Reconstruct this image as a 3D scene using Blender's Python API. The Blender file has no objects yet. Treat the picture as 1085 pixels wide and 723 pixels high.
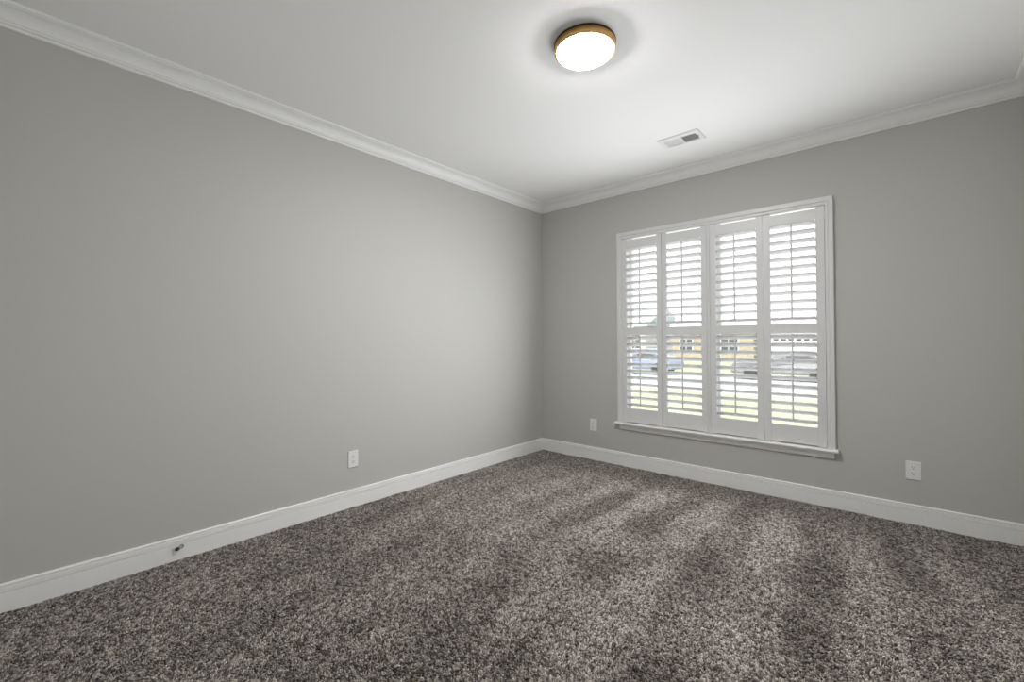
import bpy, bmesh, math, random
import numpy as np
from mathutils import Matrix, Vector

# ------------------------------------------------------------------ camera, world, light
S = bpy.context.scene
C = S.collection
S.view_settings.view_transform = 'Standard'
S.view_settings.look = 'None'
S.view_settings.gamma = 1.0
S.view_settings.use_curve_mapping = False
S.view_settings.exposure = 0.0

FOCAL_PX, YAW, PITCH, ROLL, SHIFT_PX = 468.87, math.radians(41.608), 0.0133, -0.0033, -5.9
cd = bpy.data.cameras.new('camera')
cam = bpy.data.objects.new('camera', cd)
C.objects.link(cam)
cd.sensor_fit = 'HORIZONTAL'
cd.sensor_width = 36.0
cd.lens = 36.0 * FOCAL_PX / 1085.0
cd.shift_y = SHIFT_PX / 1085.0
cd.clip_start = 0.02
cd.clip_end = 500
fw = Vector((-math.sin(YAW) * math.cos(PITCH), math.cos(YAW) * math.cos(PITCH), math.sin(PITCH)))
rt0 = Vector((math.cos(YAW), math.sin(YAW), 0))
up0 = rt0.cross(fw)
rt = rt0 * math.cos(ROLL) + up0 * math.sin(ROLL)
up = up0 * math.cos(ROLL) - rt0 * math.sin(ROLL)
M4 = Matrix((rt, up, -fw)).transposed().to_4x4()
M4.translation = (3.0554, -3.9512, 1.2114)
cam.matrix_world = M4
S.camera = cam

SKY = 4.0            # overcast daylight, zenith
LAMP = 172.0          # glowing diffuser of the ceiling light
SUN = 9.0
FILL = 9.8
FILL_TILT = 8

w = bpy.data.worlds.new('sky')
S.world = w
w.use_nodes = True
nt = w.node_tree
bg = nt.nodes['Background']
tc = nt.nodes.new('ShaderNodeTexCoord')
sx = nt.nodes.new('ShaderNodeSeparateXYZ')
cr = nt.nodes.new('ShaderNodeValToRGB')
e = cr.color_ramp.elements
e[0].position = 0.0; e[0].color = (0.50, 0.50, 0.50, 1)
e[1].position = 1.0; e[1].color = (0.94, 0.98, 1.0, 1)
nt.links.new(tc.outputs['Generated'], sx.inputs[0])
nt.links.new(sx.outputs['Z'], cr.inputs[0])
nt.links.new(cr.outputs[0], bg.inputs[0])
bg.inputs[1].default_value = SKY

sd = bpy.data.lights.new('sun', 'SUN')
sd.energy = SUN
sd.angle = 0.05
sun = bpy.data.objects.new('sun', sd)
C.objects.link(sun)
sun.rotation_euler = (math.radians(32), 0, math.radians(-15))     # high sun from behind the house

# added fill lamps on the room side of the shutters, standing in for daylight
for zz in (0.62, 0.96, 1.30, 1.64):
    pd = bpy.data.lights.new('added_window_fill', 'AREA')
    pd.shape = 'RECTANGLE'
    pd.size, pd.size_y = 1.58, 0.30
    pd.energy = FILL
    pd.color = (0.97, 0.985, 1.0)
    po = bpy.data.objects.new('added_window_fill', pd)
    C.objects.link(po)
    po.location = (1.811, -0.16, zz)
    po.rotation_euler = (-math.radians(90 + FILL_TILT), 0, 0)

cy = S.cycles
cy.max_bounces = 14
cy.diffuse_bounces = 8
cy.glossy_bounces = 4
cy.transparent_max_bounces = 12
cy.sample_clamp_indirect = 80.0
cy.caustics_reflective = False
cy.caustics_refractive = False
cy.use_denoising = True
cy.denoising_input_passes = 'RGB_ALBEDO_NORMAL'
cy.denoising_prefilter = 'ACCURATE'

# ------------------------------------------------------------------ helpers
def tag(o, label=None, cat=None, group=None, kind=None):
    if label: o['label'] = label
    if cat: o['category'] = cat
    if group: o['group'] = group
    if kind: o['kind'] = kind
    return o

def thing(name, label, cat, loc=(0, 0, 0), rot=(0, 0, 0), group=None):
    o = bpy.data.objects.new(name, None)
    o.empty_display_size = 0.05
    C.objects.link(o)
    o.location = loc
    o.rotation_euler = rot
    return tag(o, label, cat, group)

def obj(name, bm, mat, parent=None, smooth=False, bevel=0, seg=2):
    bmesh.ops.recalc_face_normals(bm, faces=bm.faces)
    me = bpy.data.meshes.new(name)
    bm.to_mesh(me)
    bm.free()
    me.materials.append(mat)
    o = bpy.data.objects.new(name, me)
    C.objects.link(o)
    if parent: o.parent = parent
    if smooth:
        for p in me.polygons: p.use_smooth = True
    if bevel:
        m = o.modifiers.new('bevel', 'BEVEL')
        m.width, m.segments, m.limit_method, m.angle_limit = bevel, seg, 'ANGLE', math.radians(40)
    return o

def struct(name, bm, mat, parent=None, **k):
    o = obj(name, bm, mat, parent, **k)
    if not parent: o['kind'] = 'structure'
    return o

def box(bm, x0, x1, y0, y1, z0, z1, mtx=None):
    vs = [bm.verts.new((x, y, z)) for x in (x0, x1) for y in (y0, y1) for z in (z0, z1)]
    if mtx:
        for v in vs: v.co = mtx @ v.co
    for f in ((0, 1, 3, 2), (4, 6, 7, 5), (0, 4, 5, 1), (2, 3, 7, 6), (0, 2, 6, 4), (1, 5, 7, 3)):
        bm.faces.new([vs[i] for i in f])
    return vs

def loft(bm, rings, closed=True, caps=True):
    R = [[bm.verts.new(p) for p in r] for r in rings]
    n = len(R[0])
    for a, b in zip(R, R[1:]):
        for i in range(n if closed else n - 1):
            j = (i + 1) % n
            bm.faces.new((a[i], a[j], b[j], b[i]))
    if caps:
        bm.faces.new(R[0][::-1])
        bm.faces.new(R[-1])
    return R

def lathe(bm, prof, n=64, axis='Z', org=(0, 0, 0)):
    """prof: list of (radius, height)"""
    rings = []
    for k in range(n):
        a = 2 * math.pi * k / n
        c, s = math.cos(a), math.sin(a)
        rings.append((c, s))
    cols = []
    for r, h in prof:
        if r < 1e-6:
            p = (0, 0, h) if axis == 'Z' else (h, 0, 0) if axis == 'X' else (0, h, 0)
            cols.append([bm.verts.new(Vector(p) + Vector(org))])
        else:
            L = []
            for c, s in rings:
                p = (r * c, r * s, h) if axis == 'Z' else (h, r * c, r * s) if axis == 'X' else (r * c, h, r * s)
                L.append(bm.verts.new(Vector(p) + Vector(org)))
            cols.append(L)
    for a, b in zip(cols, cols[1:]):
        for k in range(n):
            j = (k + 1) % n
            if len(a) == 1: bm.faces.new((a[0], b[j], b[k]))
            elif len(b) == 1: bm.faces.new((a[k], a[j], b[0]))
            else: bm.faces.new((a[k], a[j], b[j], b[k]))
    for L, flip in ((cols[0], True), (cols[-1], False)):
        if len(L) > 1: bm.faces.new(L[::-1] if flip else L)

# ------------------------------------------------------------------ materials
def mat(name, col, rough=0.5, metal=0.0, spec=0.5, bump=None, var=None, emit=None):
    m = bpy.data.materials.new(name)
    m.use_nodes = True
    n, l = m.node_tree.nodes, m.node_tree.links
    b = n['Principled BSDF']
    b.inputs['Base Color'].default_value = (*col, 1)
    b.inputs['Roughness'].default_value = rough
    b.inputs['Metallic'].default_value = metal
    b.inputs['Specular IOR Level'].default_value = spec
    if bump or var:
        t = n.new('ShaderNodeTexCoord')
    if bump:
        sc, st, dist = bump
        nz = n.new('ShaderNodeTexNoise'); nz.inputs['Scale'].default_value = sc
        nz.inputs['Detail'].default_value = 3
        bp = n.new('ShaderNodeBump'); bp.inputs['Strength'].default_value = st
        bp.inputs['Distance'].default_value = dist
        l.new(t.outputs['Object'], nz.inputs['Vector'])
        l.new(nz.outputs['Fac'], bp.inputs['Height'])
        l.new(bp.outputs[0], b.inputs['Normal'])
    if var:
        sc, c2 = var
        nz = n.new('ShaderNodeTexNoise'); nz.inputs['Scale'].default_value = sc
        nz.inputs['Detail'].default_value = 4
        r = n.new('ShaderNodeValToRGB')
        r.color_ramp.elements[0].position = 0.35; r.color_ramp.elements[1].position = 0.65
        r.color_ramp.elements[0].color = (*col, 1); r.color_ramp.elements[1].color = (*c2, 1)
        l.new(t.outputs['Object'], nz.inputs['Vector'])
        l.new(nz.outputs['Fac'], r.inputs[0])
        l.new(r.outputs[0], b.inputs['Base Color'])
    if emit:
        b.inputs['Emission Color'].default_value = (*emit[0], 1)
        b.inputs['Emission Strength'].default_value = emit[1]
    return m

MW = mat('wall_paint', (0.522, 0.519, 0.495), 0.62, spec=0.22, bump=(260, 0.06, 0.002))
MC = mat('ceiling_paint', (0.88, 0.88, 0.88), 0.9, spec=0.2, bump=(220, 0.05, 0.002))
MT = mat('trim_paint', (0.87, 0.87, 0.87), 0.35, spec=0.4)
MS = mat('shutter_paint', (0.71, 0.71, 0.715), 0.35, spec=0.4)
MV = mat('window_vinyl', (0.82, 0.82, 0.82), 0.4)
MP = mat('outlet_plastic', (0.80, 0.80, 0.80), 0.35)
MSLOT = mat('slot_shadow_black', (0.02, 0.02, 0.02), 0.6)
MSTEEL = mat('satin_steel', (0.36, 0.36, 0.36), 0.35, 1.0)
MRUB = mat('black_rubber', (0.02, 0.02, 0.02), 0.5)
MBRASS = mat('brushed_gold', (0.70, 0.42, 0.17), 0.36, 1.0, bump=(400, 0.05, 0.001))
MBRONZE = mat('dark_bronze', (0.10, 0.065, 0.035), 0.45, 1.0)
MVENT = mat('vent_enamel', (0.80, 0.80, 0.80), 0.45)
MDUCT = mat('duct_dark', (0.07, 0.07, 0.07), 0.8)
MGLOW = mat('lamp_glass', (0.9, 0.9, 0.9), 0.35, emit=((1.0, 0.992, 0.98), LAMP))
MSUB = mat('carpet_backing', (0.10, 0.09, 0.08), 0.95)

MG = bpy.data.materials.new('window_glass')
MG.use_nodes = True
n, l = MG.node_tree.nodes, MG.node_tree.links
n.remove(n['Principled BSDF'])
tr = n.new('ShaderNodeBsdfTransparent'); tr.inputs[0].default_value = (0.96, 0.96, 0.96, 1)
gl = n.new('ShaderNodeBsdfGlossy'); gl.inputs['Roughness'].default_value = 0.02
mx = n.new('ShaderNodeMixShader')
mx.inputs[0].default_value = 0.05; l.new(tr.outputs[0], mx.inputs[1]); l.new(gl.outputs[0], mx.inputs[2])
l.new(mx.outputs[0], n['Material Output'].inputs['Surface'])

# carpet yarn: each tuft carries its own tone of a speckled taupe / brown blend
MCAR = bpy.data.materials.new('carpet_yarn')
MCAR.use_nodes = True
n, l = MCAR.node_tree.nodes, MCAR.node_tree.links
b = n['Principled BSDF']
b.inputs['Roughness'].default_value = 0.95
b.inputs['Specular IOR Level'].default_value = 0.05
at = n.new('ShaderNodeAttribute'); at.attribute_name = 'tuft_tone'
r = n.new('ShaderNodeValToRGB')
e = r.color_ramp.elements
e[0].position = 0.0; e[0].color = (0.045, 0.037, 0.032, 1)
e[1].position = 1.0; e[1].color = (0.68, 0.63, 0.58, 1)
k = e.new(0.30); k.color = (0.13, 0.112, 0.10, 1)
k = e.new(0.60); k.color = (0.365, 0.332, 0.303, 1)
l.new(at.outputs['Fac'], r.inputs[0])
l.new(r.outputs[0], b.inputs['Base Color'])

# ------------------------------------------------------------------ the room
W, D, H = 3.64, 4.10, 2.74          # x 0..W, y -D..0, z 0..H
T = 0.14
bm = bmesh.new(); box(bm, -T, W + T, -D - T, T, -0.15, -0.010); struct('floor', bm, MSUB)
bm = bmesh.new(); box(bm, -T, W + T, -D - T, T, H, H + 0.15)
VX0, VX1, VY0, VY1 = 1.676, 1.934, -0.660, -0.532      # duct opening
bm.free(); bm = bmesh.new()
for a in ((-T, VX0, -D - T, T), (VX1, W + T, -D - T, T), (VX0, VX1, -D - T, VY0), (VX0, VX1, VY1, T)):
    box(bm, *a, H, H + 0.15)
struct('ceiling', bm, MC)
bm = bmesh.new(); box(bm, -T, 0, -D - T, T, -0.01, H); struct('wall_left', bm, MW)
bm = bmesh.new(); box(bm, W, W + T, -D - T, T, -0.01, H); struct('wall_right', bm, MW)
bm = bmesh.new(); box(bm, 0, W, -D - T, -D, -0.01, H); struct('wall_front', bm, MW)
WX0, WX1, WZ0, WZ1 = 0.985, 2.637, 0.425, 2.256         # window opening
bm = bmesh.new()
for a in ((0, WX0, -0.01, H), (WX1, W, -0.01, H), (WX0, WX1, -0.01, WZ0), (WX0, WX1, WZ1, H)):
    box(bm, a[0], a[1], 0, T, a[2], a[3])
struct('wall_back', bm, MW)

def run(prof, side):
    """sweep a profile (out from wall, height) along one side with mitred ends"""
    bm = bmesh.new()
    P = {'left': lambda d: ((d, -D + d), (d, -d)),
         'back': lambda d: ((d, -d), (W - d, -d)),
         'right': lambda d: ((W - d, -d), (W - d, -D + d)),
         'front': lambda d: ((W - d, -D + d), (d, -D + d))}[side]
    loft(bm, [[(*P(d)[k], z) for d, z in prof] for k in (0, 1)])
    return bm

BASE = [(0, -0.009), (0.0145, -0.009), (0.0145, 0.0858), (0.0055, 0.0864), (0.0055, 0.0896), (0.0132, 0.0902),
        (0.0136, 0.1086), (0.0128, 0.1096), (0.0030, 0.1104), (0.0030, 0.1138), (0.0098, 0.1145), (0.0104, 0.1170),
        (0.0100, 0.1220), (0.0072, 0.1257), (0.0035, 0.127), (0, 0.127)]
def crown_profile():
    pts = [(0, H), (0, 2.648), (0.0105, 2.648), (0.0130, 2.6505), (0.0135, 2.6590), (0.0120, 2.6605), (0.0075, 2.6615), (0.0075, 2.6635),
           (0.0130, 2.6645), (0.0165, 2.6665), (0.0180, 2.6700), (0.0175, 2.6735), (0.0150, 2.6745), (0.0150, 2.6765), (0.0205, 2.677)]
    for k in range(1, 9):                      # cove
        a = math.radians(90 * k / 8)
        pts.append((0.0205 + 0.050 * (1 - math.cos(a)), 2.677 + 0.044 * math.sin(a)))
    pts += [(0.0735, 2.7215), (0.0705, 2.7235), (0.0705, 2.7258), (0.0760, 2.7262), (0.0840, 2.7285), (0.0880, 2.7325), (0.088, H)]
    return pts
CROWN = crown_profile()
for i, s in enumerate(('left', 'back', 'right', 'front')):
    struct('baseboard_' + s, run(BASE, s), MT)
    struct('trim_%d' % (i + 1), run(CROWN, s), MT)

# ------------------------------------------------------------------ carpet pile
rng = np.random.default_rng(7)
def noise2(x, y, cell, seed):
    g = np.random.default_rng(seed).random((64, 64))
    u, v = x / cell + 20, y / cell + 20
    i, j = np.floor(u).astype(int), np.floor(v).astype(int)
    fu, fv = u - i, v - j
    fu, fv = fu * fu * (3 - 2 * fu), fv * fv * (3 - 2 * fv)
    G = lambda a, b: g[a % 64, b % 64]
    return (G(i, j) * (1 - fu) + G(i + 1, j) * fu) * (1 - fv) + (G(i, j + 1) * (1 - fu) + G(i + 1, j + 1) * fu) * fv

sp = 0.0057
gx = np.arange(0.012 + sp, W - 0.012, sp)
gy = np.arange(-D + 0.012 + sp, -0.012, sp)
X, Y = np.meshgrid(gx, gy, indexing='ij')
X = X.ravel() + rng.uniform(-.5, .5, X.size) * sp
Y = Y.ravel() + rng.uniform(-.5, .5, Y.size) * sp
ok = (X > 0.016) & (X < W - 0.016) & (Y < -0.016) & (Y > -D + 0.016)
X, Y = X[ok], Y[ok]
N = X.size
# the nap: vacuum strokes run to and from the window wall, scuffed by steps
stroke = np.sin(2 * math.pi * (X + 0.10 * (noise2(X, Y, 0.5, 1) - .5) + 0.05 * Y) / 0.38 + 6 * (noise2(X, Y, 1.6, 5) - .5))
stroke = np.tanh(2.5 * stroke)
scuff = np.tanh(5 * (noise2(X, Y, 0.30, 2) * .6 + noise2(X, Y, 0.13, 3) * .4 - .5))
far = np.clip((Y + 1.9) / 1.0, 0, 1)
nap = stroke * (0.35 + 0.40 * far) + scuff * (0.85 - 0.40 * far)
lean_y = 0.0065 * nap + rng.normal(0, 0.0028, N)
lean_x = 0.0018 * (noise2(X, Y, 0.35, 8) - .5) * 2 + rng.normal(0, 0.0028, N)
hgt = rng.uniform(0.0095, 0.0140, N) - 0.0015 * np.abs(nap)
edge = np.minimum.reduce([X, W - X, -Y, Y + D])
hgt *= np.clip(0.75 + edge / 0.08, 0.75, 1.0)
rad = rng.uniform(0.0034, 0.0048, N)
th = rng.uniform(0, 2 * math.pi, N)
V = np.empty((N, 7, 3), np.float32)
for k in range(3):
    a = th + 2 * math.pi * k / 3
    V[:, k, 0] = X + rad * np.cos(a); V[:, k, 1] = Y + rad * np.sin(a); V[:, k, 2] = -0.0095
    a2 = a + 0.5
    V[:, 3 + k, 0] = X + lean_x * .45 + rad * 1.12 * np.cos(a2)
    V[:, 3 + k, 1] = Y + lean_y * .45 + rad * 1.12 * np.sin(a2)
    V[:, 3 + k, 2] = -0.0095 + hgt * .68
V[:, 6, 0] = X + lean_x; V[:, 6, 1] = Y + lean_y; V[:, 6, 2] = -0.0095 + hgt
tri = []
for k in range(3):
    j = (k + 1) % 3
    tri += [(k, j, 3 + j), (k, 3 + j, 3 + k), (3 + k, 3 + j, 6)]
tri = np.array(tri, np.int32)
F = (np.arange(N, dtype=np.int32)[:, None, None] * 7 + tri[None]).reshape(-1)
me = bpy.data.meshes.new('carpet_pile')
nf = F.size // 3
me.vertices.add(N * 7); me.loops.add(F.size); me.polygons.add(nf)
me.vertices.foreach_set('co', V.ravel())
me.loops.foreach_set('vertex_index', F)
me.polygons.foreach_set('loop_start', np.arange(nf, dtype=np.int32) * 3)
me.update(calc_edges=True)
tone = np.clip(rng.beta(1.5, 1.7, N) * .75 + noise2(X, Y, 0.0105, 11) * .58 - .16, 0, 1)
att = me.attributes.new('tuft_tone', 'FLOAT', 'POINT')
att.data.foreach_set('value', np.repeat(tone, 7).astype(np.float32))
me.materials.append(MCAR)
o = bpy.data.objects.new('carpet_pile', me); C.objects.link(o)
tag(o, 'speckled grey-brown carpet pile with vacuum marks covering the whole floor', 'carpet', kind='stuff')

# ------------------------------------------------------------------ window
bm = bmesh.new()                                   # jamb liner around the opening
j0, j1 = 0.055, 0.135
for a in ((WX0, WX0 + .03, WZ0, WZ1), (WX1 - .03, WX1, WZ0, WZ1), (WX0, WX1, WZ1 - .012, WZ1), (WX0, WX1, WZ0, WZ0 + .03)):
    box(bm, a[0], a[1], j0, j1, a[2], a[3])
win = struct('window_1', bm, MV)
MID = (WX0 + WX1) / 2
bm = bmesh.new(); box(bm, MID - .03, MID + .03, j0, j1, WZ0 + .03, WZ1 - .03); obj('mullion', bm, MV, win)
ZM = 1.305
for x0, x1 in ((WX0 + .03, MID - .03), (MID + .03, WX1 - .03)):
    for lower in (True, False):
        z0, z1 = (WZ0 + .03, ZM + .018) if lower else (ZM - .018, WZ1 - .012)
        y0, y1 = (0.063, 0.092) if lower else (0.098, 0.127)
        bm = bmesh.new(); s = .032
        for a in ((x0, x0 + s, z0, z1), (x1 - s, x1, z0, z1), (x0 + s, x1 - s, z0, z0 + s), (x0 + s, x1 - s, z1 - (s if lower else .020), z1)):
            box(bm, a[0], a[1], y0, y1, a[2], a[3])
        sash = obj('sash', bm, MV, win)
        bm = bmesh.new(); ym = (y0 + y1) / 2
        box(bm, x0 + s, x1 - s, ym - .002, ym + .002, z0 + s, z1 - (s if lower else .020)); obj('pane', bm, MG, sash)
# stool with rounded nose
bm = bmesh.new()
nose = [(0.055, 0.425), (-0.052, 0.425), (-0.057, 0.4235), (-0.060, 0.419), (-0.060, 0.411), (-0.057, 0.4055), (-0.050, 0.403), (0.0, 0.403), (0.0, 0.4249), (0.055, 0.4249)]
nose = [(-0.000, 0.425), (-0.052, 0.425), (-0.057, 0.4235), (-0.060, 0.419), (-0.060, 0.411), (-0.057, 0.4055), (-0.050, 0.403), (0.0, 0.403)]
loft(bm, [[(x, y, z) for y, z in nose] for x in (0.925, 2.692)])
box(bm, WX0, WX1, 0.0, 0.055, 0.405, 0.425)
obj('sill', bm, MT, win)
bm = bmesh.new()
apr = [(0, 0.403), (-0.016, 0.403), (-0.016, 0.372), (-0.019, 0.369), (-0.021, 0.364), (-0.019, 0.357), (-0.014, 0.352), (0, 0.352)]
loft(bm, [[(x, y, z) for y, z in apr] for x in (0.962, 2.666)])
obj('apron', bm, MT, win)

# ------------------------------------------------------------------ plantation shutters
sh = thing('plantation_shutters', 'white four-panel plantation shutters with open louvers filling the window', 'shutters', (0, 0, 0))
FX0, FX1, FZ0, FZ1 = 0.947, 2.676, 0.425, 2.263
def frame_profile():      # (inward from outer edge, y)
    return [(0, 0), (0, -0.026), (0.003, -0.030), (0.026, -0.030), (0.029, -0.0275), (0.031, -0.0240), (0.034, -0.0255),
            (0.047, -0.0255), (0.050, -0.0225), (0.050, 0.0)]
bm = bmesh.new()
prof = frame_profile()
stations = []
for st in ('bl', 'tl', 'tr', 'br'):
    ring = []
    for d, y in prof:
        dz = d * 1.24          # head of the frame is a touch wider
        x = FX0 + d if st[1] == 'l' else FX1 - d
        z = FZ0 if st[0] == 'b' else FZ1 - dz
        ring.append((x, y, z))
    stations.append(ring)
loft(bm, stations)
obj('frame', bm, MS, sh)
bm = bmesh.new(); box(bm, 1.7955, 1.8175, -0.0235, 0.018, 0.4255, 2.2005)
obj('center_post', bm, MS, sh, bevel=.002)

PY0, PY1 = -0.0225, 0.0055      # panel thickness
RZ = [(2.112, 2.1868), (1.266, 1.338), (0.434, 0.566)]
PZ0, PZ1 = 0.4285, 2.1985
LOUVER = [(-.0375, -.0046), (-.0375, .0046), (-.0355, .0053), (-.018, .0058), (0, .0060), (.018, .0058), (.0355, .0045), (.0375, .0030),
          (.0375, -.0030), (.0355, -.0045), (.018, -.0058), (0, -.0060), (-.018, -.0058), (-.0355, -.0053)]
def louvers(ox0, ox1, z_first, n, pitch, tilt):
    bm = bmesh.new()
    yc = (PY0 + PY1) / 2
    for i in range(n):
        zc = z_first - pitch * i
        rings = []
        for x in (ox0 + .0025, ox1 - .0025):
            ring = []
            for u, v in LOUVER:                           # room side first
                y = u * math.cos(tilt) + v * math.sin(tilt)
                z = -u * math.sin(tilt) + v * math.cos(tilt)
                ring.append((x, yc + y, zc + z))
            rings.append(ring)
        loft(bm, rings)
    return bm
def rod(xc, z_first, n, pitch, tilt):
    bm = bmesh.new()
    fy = (PY0 + PY1) / 2 - 0.0375 * math.cos(tilt)
    fz = 0.0375 * math.sin(tilt)
    zt, zb = z_first + fz + .004, z_first - pitch * (n - 1) + fz - .012
    rw = .0055
    ring = lambda z, s: [(xc + s * rw * c, fy - .0105 + s * .0045 * d, z) for c, d in
                         ((-1, -.5), (-.6, -1), (.6, -1), (1, -.5), (1, 1), (-1, 1))]
    loft(bm, [ring(zb - .002, .7), ring(zb, 1), ring(zt, 1), ring(zt + .002, .7)])
    for i in range(n):
        z = z_first - pitch * i + fz
        box(bm, xc - .0035, xc + .0035, fy - .0065, fy + .004, z - .007, z - .004)
        box(bm, xc - .0035, xc + .0035, fy - .0065, fy + .004, z + .002, z + .0045)
    return bm
PANELS = [(0.9985, 1.3942, 1.0445, 1.3490, 'l'), (1.3988, 1.7935, 1.4405, 1.7460, 'r'),
          (1.8195, 2.2194, 1.8670, 2.1730, 'l'), (2.2240, 2.6235, 2.2700, 2.5690, 'r')]
UP = dict(z_first=2.0945, n=12, pitch=0.0652, tilt=math.radians(12))
LO = dict(z_first=1.2405, n=11, pitch=0.0638, tilt=math.radians(24))
for x0, x1, ox0, ox1, hs in PANELS:
    bm = bmesh.new()
    box(bm, x0, ox0, PY0, PY1, PZ0, PZ1); box(bm, ox1, x1, PY0, PY1, PZ0, PZ1)
    for z0, z1 in RZ: box(bm, ox0, ox1, PY0 + .0015, PY1 - .0015, z0, z1)
    p = obj('shutter_panel', bm, MS, sh, bevel=.0016)
    for g in (UP, LO):
        obj('louver_set', louvers(ox0, ox1, **g), MS, p)
        obj('tilt_rod', rod((ox0 + ox1) / 2, **g), MS, p)
    hx = x0 - .0015 if hs == 'l' else x1 + .0015
    for hz in (2.135, 1.30, 0.51):
        bm = bmesh.new()
        lathe(bm, [(0, -.032), (.0035, -.032), (.0035, .032), (0, .032)], 12, 'Z', (hx, PY0 - .002, hz))
        sgn = 1 if hs == 'l' else -1
        box(bm, *sorted((hx, hx + sgn * .012)), PY0 - .002, PY0 - .0003, hz - .030, hz + .030)
        obj('hinge', bm, MS, p)

# ------------------------------------------------------------------ ceiling light
cl = thing('ceiling_light', 'round flush ceiling light with gold ring and glowing white glass dome', 'ceiling light', (1.839, -2.009, H))
bm = bmesh.new()
lathe(bm, [(0.0, -.006), (.153, -.006), (.1555, -.009), (.1555, -.038), (.153, -.042), (.147, -.043), (.143, -.041), (.1425, -.030), (0, -.030)], 96)
obj('ring', bm, MBRASS, cl, smooth=True, bevel=.0008)
bm = bmesh.new(); lathe(bm, [(0, -.0004), (.1575, -.0004), (.1575, -.0050), (.156, -.0062), (0, -.0062)], 96)
obj('back_plate', bm, MBRONZE, cl, smooth=True, bevel=.0008)
bm = bmesh.new()
prof = [(.1418, -.031), (.1418, -.0415)]
for k in range(1, 13):
    a = math.radians(90 * k / 12)
    prof.append((.1418 * math.cos(a) if k < 12 else 0, -.0415 - .027 * math.sin(a)))
lathe(bm, prof, 96)
obj('glass_dome', bm, MGLOW, cl, smooth=True)

# ------------------------------------------------------------------ ceiling vent
vt = thing('ceiling_vent', 'white rectangular ceiling air vent with two louver banks near the window', 'vent', (1.805, -0.6055, H))
a, bq = .152, .093
ix0, ix1, iy0, iy1 = 1.686 - 1.805, 1.924 - 1.805, -.652 + .6055, -.540 + .6055
bm = bmesh.new()
z0, z1, z2 = -.0005, -.004, -.009
outer = [(-a, -bq), (a, -bq), (a, bq), (-a, bq)]
o2 = [(x * .975, y * .95) for x, y in outer]
inn = [(ix0, iy0), (ix1, iy0), (ix1, iy1), (ix0, iy1)]
rings = [[(x, y, z0) for x, y in outer], [(x, y, z1) for x, y in outer], [(x, y, z2) for x, y in o2],
         [(x, y, z2) for x, y in inn], [(x, y, z0) for x, y in inn]]
R = loft(bm, rings, caps=False)
for i in range(4):
    j = (i + 1) % 4
    bm.faces.new((R[0][i], R[-1][i], R[-1][j], R[0][j]))
xm = 1.8065 - 1.805
box(bm, xm - .006, xm + .006, iy0, iy1, z2 + .0005, z0)
obj('vent_frame', bm, MVENT, vt)
for lo, hi, sgn in ((ix0, xm - .006, 1), (xm + .006, ix1, -1)):
    bm = bmesh.new()
    ns = 11
    for i in range(ns):
        x = lo + (hi - lo) * (i + .5) / ns
        Mx = Matrix.Translation((x, 0, -.0035)) @ Matrix.Rotation(sgn * math.radians(48), 4, 'Y')
        box(bm, -.0005, .0005, iy0, iy1, -.0065, .0065, Mx)
    obj('vent_slats', bm, MVENT, vt)
bm = bmesh.new()
for q in ((ix0, ix0 + .002, iy0, iy1, .02, .13), (ix1 - .002, ix1, iy0, iy1, .02, .13)): pass
X0, X1, Y0, Y1 = VX0 - 1.805, VX1 - 1.805, VY0 + .6055, VY1 + .6055
box(bm, X0, X1, Y0, Y1, .10, .11)
for q in ((X0, X0 + .001, Y0, Y1), (X1 - .001, X1, Y0, Y1), (X0, X1, Y0, Y0 + .001), (X0, X1, Y1 - .001, Y1)):
    box(bm, *q, .001, .10)
obj('duct', bm, MDUCT, vt)
for x in (-a + .016, a - .016):
    bm = bmesh.new(); lathe(bm, [(.0035, -.008), (.0035, -.0098), (.002, -.0108), (0, -.0108)], 16, 'Z', (x, 0, 0))
    obj('screw', bm, MVENT, vt)
bm = bmesh.new(); box(bm, a - .030, a - .024, -.010, .010, -.016, -.008); obj('damper_lever', bm, MSTEEL, vt, bevel=.001)

# ------------------------------------------------------------------ outlets
def outlet(label, loc, rz):
    t = thing('wall_outlet', label, 'outlet', loc, (0, 0, rz), 'wall outlets')      # local: face looks to -y
    pw, ph, th_ = .0385, .0605, .0062
    bm = bmesh.new()
    loft(bm, [[(sx_ * pw * s, y, sz * ph * s2) for sx_, sz in ((-1, -1), (1, -1), (1, 1), (-1, 1))]
              for y, s, s2 in ((-.0003, 1, 1), (-.0028, 1, 1), (-.0050, .965, .975), (-th_, .90, .935))])
    obj('wall_plate', bm, MP, t)
    for zc in (.0195, -.0195):
        bm = bmesh.new()
        ring = []
        for k in range(28):
            q = 2 * math.pi * k / 28
            ring.append((.0172 * math.cos(q), max(-.0142, min(.0142, .0172 * math.sin(q)))))
        loft(bm, [[(x, y, zc + z) for x, z in ring] for y in (-th_ + .001, -th_ - .0016)])
        rc = obj('receptacle', bm, MP, t, bevel=.0006)
        bm = bmesh.new()
        yb, yf = -th_ - .0010, -th_ - .0020
        box(bm, -.0080, -.0056, yf, yb, zc - .001, zc + .0085)
        box(bm, .0056, .0078, yf, yb, zc + .0003, zc + .0075)
        lathe(bm, [(0, yf), (.0029, yf), (.0029, yb), (0, yb)], 16, 'Y', (0, 0, zc - .0075))
        obj('slots', bm, MSLOT, rc)
    bm = bmesh.new(); lathe(bm, [(.003, -th_ + .0005), (.003, -th_ - .0008), (.0018, -th_ - .0013), (0, -th_ - .0013)], 16, 'Y')
    obj('screw', bm, MP, t)
    return t
outlet('white duplex outlet on the left wall, left of the room corner', (0, -2.2825, 0.347), math.radians(90))
outlet('white duplex outlet low on the window wall, between the room corner and the window', (0.6585, 0, 0.352), 0)
outlet('white duplex outlet on the window wall, right of the window', (3.087, 0, 0.349), 0)

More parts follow.
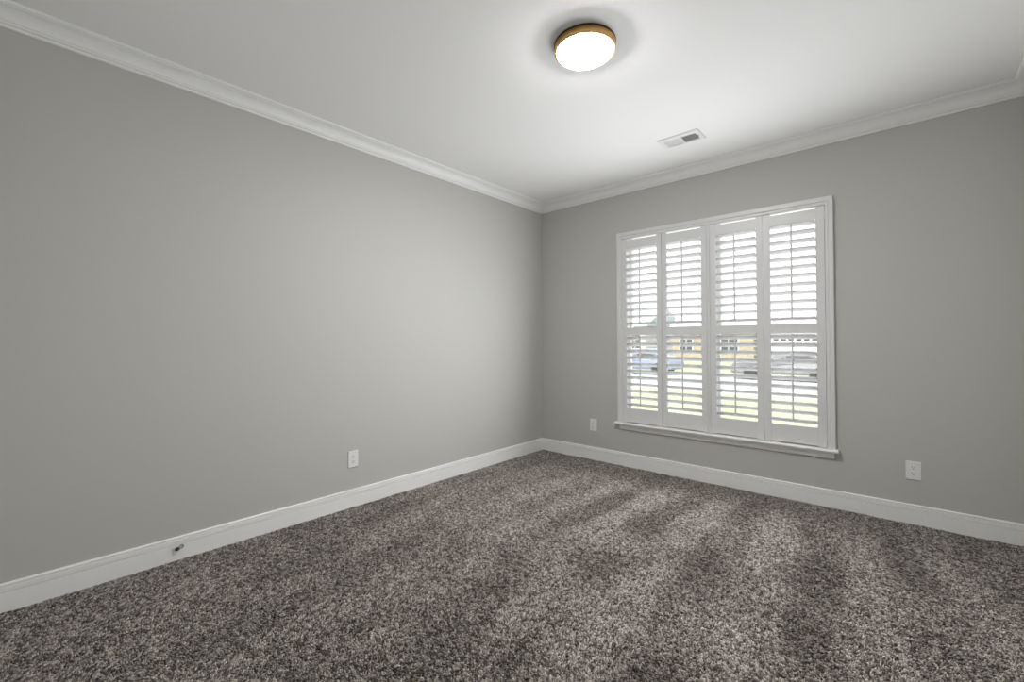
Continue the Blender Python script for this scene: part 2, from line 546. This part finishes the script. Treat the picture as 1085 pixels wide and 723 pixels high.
# ------------------------------------------------------------------ door stop on the left baseboard
ds = thing('door_stop', 'small metal door stop with black rubber tip on the left baseboard', 'door stop', (0.0145, -3.318, 0.071))
bm = bmesh.new(); lathe(bm, [(0, 0.0), (.0105, 0.0), (.0105, .003), (.008, .006), (0, .007)], 24, 'X')
obj('base_plate', bm, MSTEEL, ds, smooth=True, bevel=.0005)
bm = bmesh.new(); lathe(bm, [(0, 0.0), (.0055, 0.0), (.0055, .022), (0, .022)], 24, 'X')
q = obj('shaft', bm, MSTEEL, ds, smooth=True, bevel=.0005); q.location = (.004, 0, 0); q.rotation_euler = (0, math.radians(8), math.radians(-62))
bm = bmesh.new(); lathe(bm, [(0, .018), (.0080, .018), (.0095, .021), (.0095, .031), (.0075, .035), (0, .036)], 24, 'X')
q = obj('rubber_tip', bm, MRUB, ds, smooth=True); q.location = (.004, 0, 0); q.rotation_euler = (0, math.radians(8), math.radians(-62))

# ------------------------------------------------------------------ outside, seen through the louvers
GZ = -0.60
ML = mat('lawn_grass', (0.20, 0.225, 0.145), 0.95, spec=0.0, var=(0.6, (0.23, 0.25, 0.17)))
MR = mat('street_asphalt', (0.24, 0.25, 0.26), 0.95, spec=0.0)
MK = mat('sidewalk_concrete', (0.52, 0.52, 0.50), 0.9, spec=0.0)
MPAT = mat('bounce_concrete', (0.52, 0.52, 0.51), 0.9, spec=0.1, bump=(40, 0.1, 0.005))
def slab(name, x0, x1, y0, y1, z0, z1, m):
    bm = bmesh.new(); box(bm, x0, x1, y0, y1, z0, z1); return struct(name, bm, m)
slab('added_bounce_patio', -6.0, 10.0, 0.16, 6.0, GZ - .3, GZ + .02, MPAT)  # slab added below the window to bounce light up to the ceiling
slab('lawn', -160, 160, 6.0, 12.2, GZ - .3, GZ, ML)
slab('sidewalk', -160, 160, 12.2, 13.8, GZ - .3, GZ + .02, MK)
slab('street', -160, 160, 13.8, 22.0, GZ - .3, GZ - .08, MR)
slab('far_lawn', -160, 160, 22.0, 260, GZ - .3, GZ + .01, ML)

MTAN = mat('tan_brick', (0.30, 0.255, 0.175), 0.95, spec=0.0, var=(3.0, (0.36, 0.31, 0.22)))
MSID = mat('pale_siding', (0.60, 0.60, 0.59), 0.9, spec=0.0)
MROOF = mat('roof_shingle', (0.40, 0.40, 0.42), 0.95, spec=0.0, var=(2.0, (0.46, 0.46, 0.48)))
MROOFB = mat('weathered_green_roof', (0.36, 0.41, 0.41), 0.95, spec=0.0)
MDKG = mat('dark_house_glass', (0.06, 0.065, 0.07), 0.15)
MHT = mat('house_trim', (0.70, 0.70, 0.69), 0.8, spec=0.0)

def house(label, x0, x1, y0, y1, eave, ridge, mw, mr, wins, garage=None):
    h = thing('house', label, 'house', ((x0 + x1) / 2, y0, GZ), group='houses across the street')
    ox, oy = (x0 + x1) / 2, y0
    bm = bmesh.new(); box(bm, x0 - ox, x1 - ox, 0, y1 - oy, -.02, eave); obj('house_wall', bm, mw, h)
    bm = bmesh.new(); g = .4; dy = y1 - y0
    zz = eave + .01
    ring = lambda x: [(x, -g, zz), (x, -g, zz + .18), (x, dy / 2, ridge), (x, dy + g, zz + .18), (x, dy + g, zz)]
    loft(bm, [ring(x0 - ox - g), ring(x1 - ox + g)]); obj('roof', bm, mr, h)
    for wx, wz, ww, wh in wins:
        bm = bmesh.new(); box(bm, wx - ox - ww / 2 - .09, wx - ox + ww / 2 + .09, -.05, -.002, wz - wh / 2 - .09, wz + wh / 2 + .09)
        f = obj('house_window', bm, MHT, h)
        bm = bmesh.new()
        for sx_ in (-1, 1):
            for sz in (-1, 1):
                box(bm, *sorted((wx - ox + sx_ * .03, wx - ox + sx_ * ww / 2)), -.06, -.045, *sorted((wz + sz * .03, wz + sz * wh / 2)))
        obj('house_pane', bm, MDKG, f)
    if garage:
        gx, gw = garage
        bm = bmesh.new()
        for k in range(4): box(bm, gx - ox - gw / 2, gx - ox + gw / 2, -.06, -.002, .02 + k * .54, .02 + k * .54 + .525)
        gd = obj('garage_door', bm, MHT, h)
        bm = bmesh.new()
        for k in range(8):
            c = gx - ox - gw / 2 + gw * (k + .5) / 8
            box(bm, c - gw * .045, c + gw * .045, -.07, -.055, 1.78, 2.06)
        obj('garage_window', bm, MDKG, gd)
    return h
house('pale house with greenish roof across the street, seen through the leftmost shutter panel', -28, -17.3, 40, 49, 3.3, 5.6, MSID, MROOFB,
      [(-23.5, 1.8, 1.6, 1.5), (-20.4, 1.8, 1.2, 1.5), (-18.5, 1.8, 1.2, 1.5)])
house('tan brick house across the street, seen through the middle shutter panels', -13.6, -6.6, 38, 47, 2.7, 5.2, MTAN, MROOF,
      [(-12.3, 1.5, 1.1, 1.4), (-8.6, 1.5, 1.5, 1.4)])
house('pale house with a garage door across the street, seen through the rightmost shutter panel', -5.8, 6, 39, 48, 3.0, 5.4, MSID, MROOF,
      [(1.0, 1.6, 1.5, 1.4)], (-3.2, 4.4))

MBLUE = mat('blue_car_paint', (0.15, 0.19, 0.27), 0.3)
MGREY = mat('grey_car_paint', (0.16, 0.16, 0.165), 0.3)
MTYRE = mat('tyre_rubber', (0.03, 0.03, 0.03), 0.9)
def car(label, x, y, m):
    t = thing('car', label, 'car', (x, y, GZ - .08), group='cars parked on the street')
    side = [(-2.25, .30), (-2.28, .62), (-2.15, .82), (-1.2, .92), (-.55, 1.40), (.75, 1.45), (1.55, 1.02), (2.15, .95), (2.25, .62), (2.2, .30)]
    bm = bmesh.new()
    loft(bm, [[(px * (1 if abs(yy) < .85 else .985), yy * (1 if z < 1 else .86), z) for px, z in side] for yy in (-.88, -.8, .8, .88)])
    obj('car_body', bm, m, t, bevel=.05)
    for yy in (-.80, .80):
        bm = bmesh.new()
        sgn = -1 if yy < 0 else 1
        for poly in ([(-.95, .98), (-.50, 1.33), (.05, 1.36), (.05, .98)], [(.12, .98), (.12, 1.36), (.68, 1.36), (1.2, 1.03), (1.1, .98)]):
            loft(bm, [[(px, yy * (.92 if z < 1.1 else .865) + sgn * k + (sgn * .07 if z < 1.1 else 0), z) for px, z in poly] for k in (.0, .02)])
        obj('car_window', bm, MDKG, t)
    for px in (-1.35, 1.35):
        for yy in (-.90, .68):
            bm = bmesh.new(); lathe(bm, [(0, yy), (.20, yy), (.32, yy + .02), (.33, yy + .05), (.33, yy + .20), (.31, yy + .22), (0, yy + .22)], 24, 'Y', (px, 0, .33))
            obj('car_wheel', bm, MTYRE, t)
    return t
car('blue car parked on the street, seen through the leftmost shutter panel', -8.6, 20.6, MBLUE)
car('grey car parked on the street, seen through the rightmost shutter panel', -1.2, 20.6, MGREY)
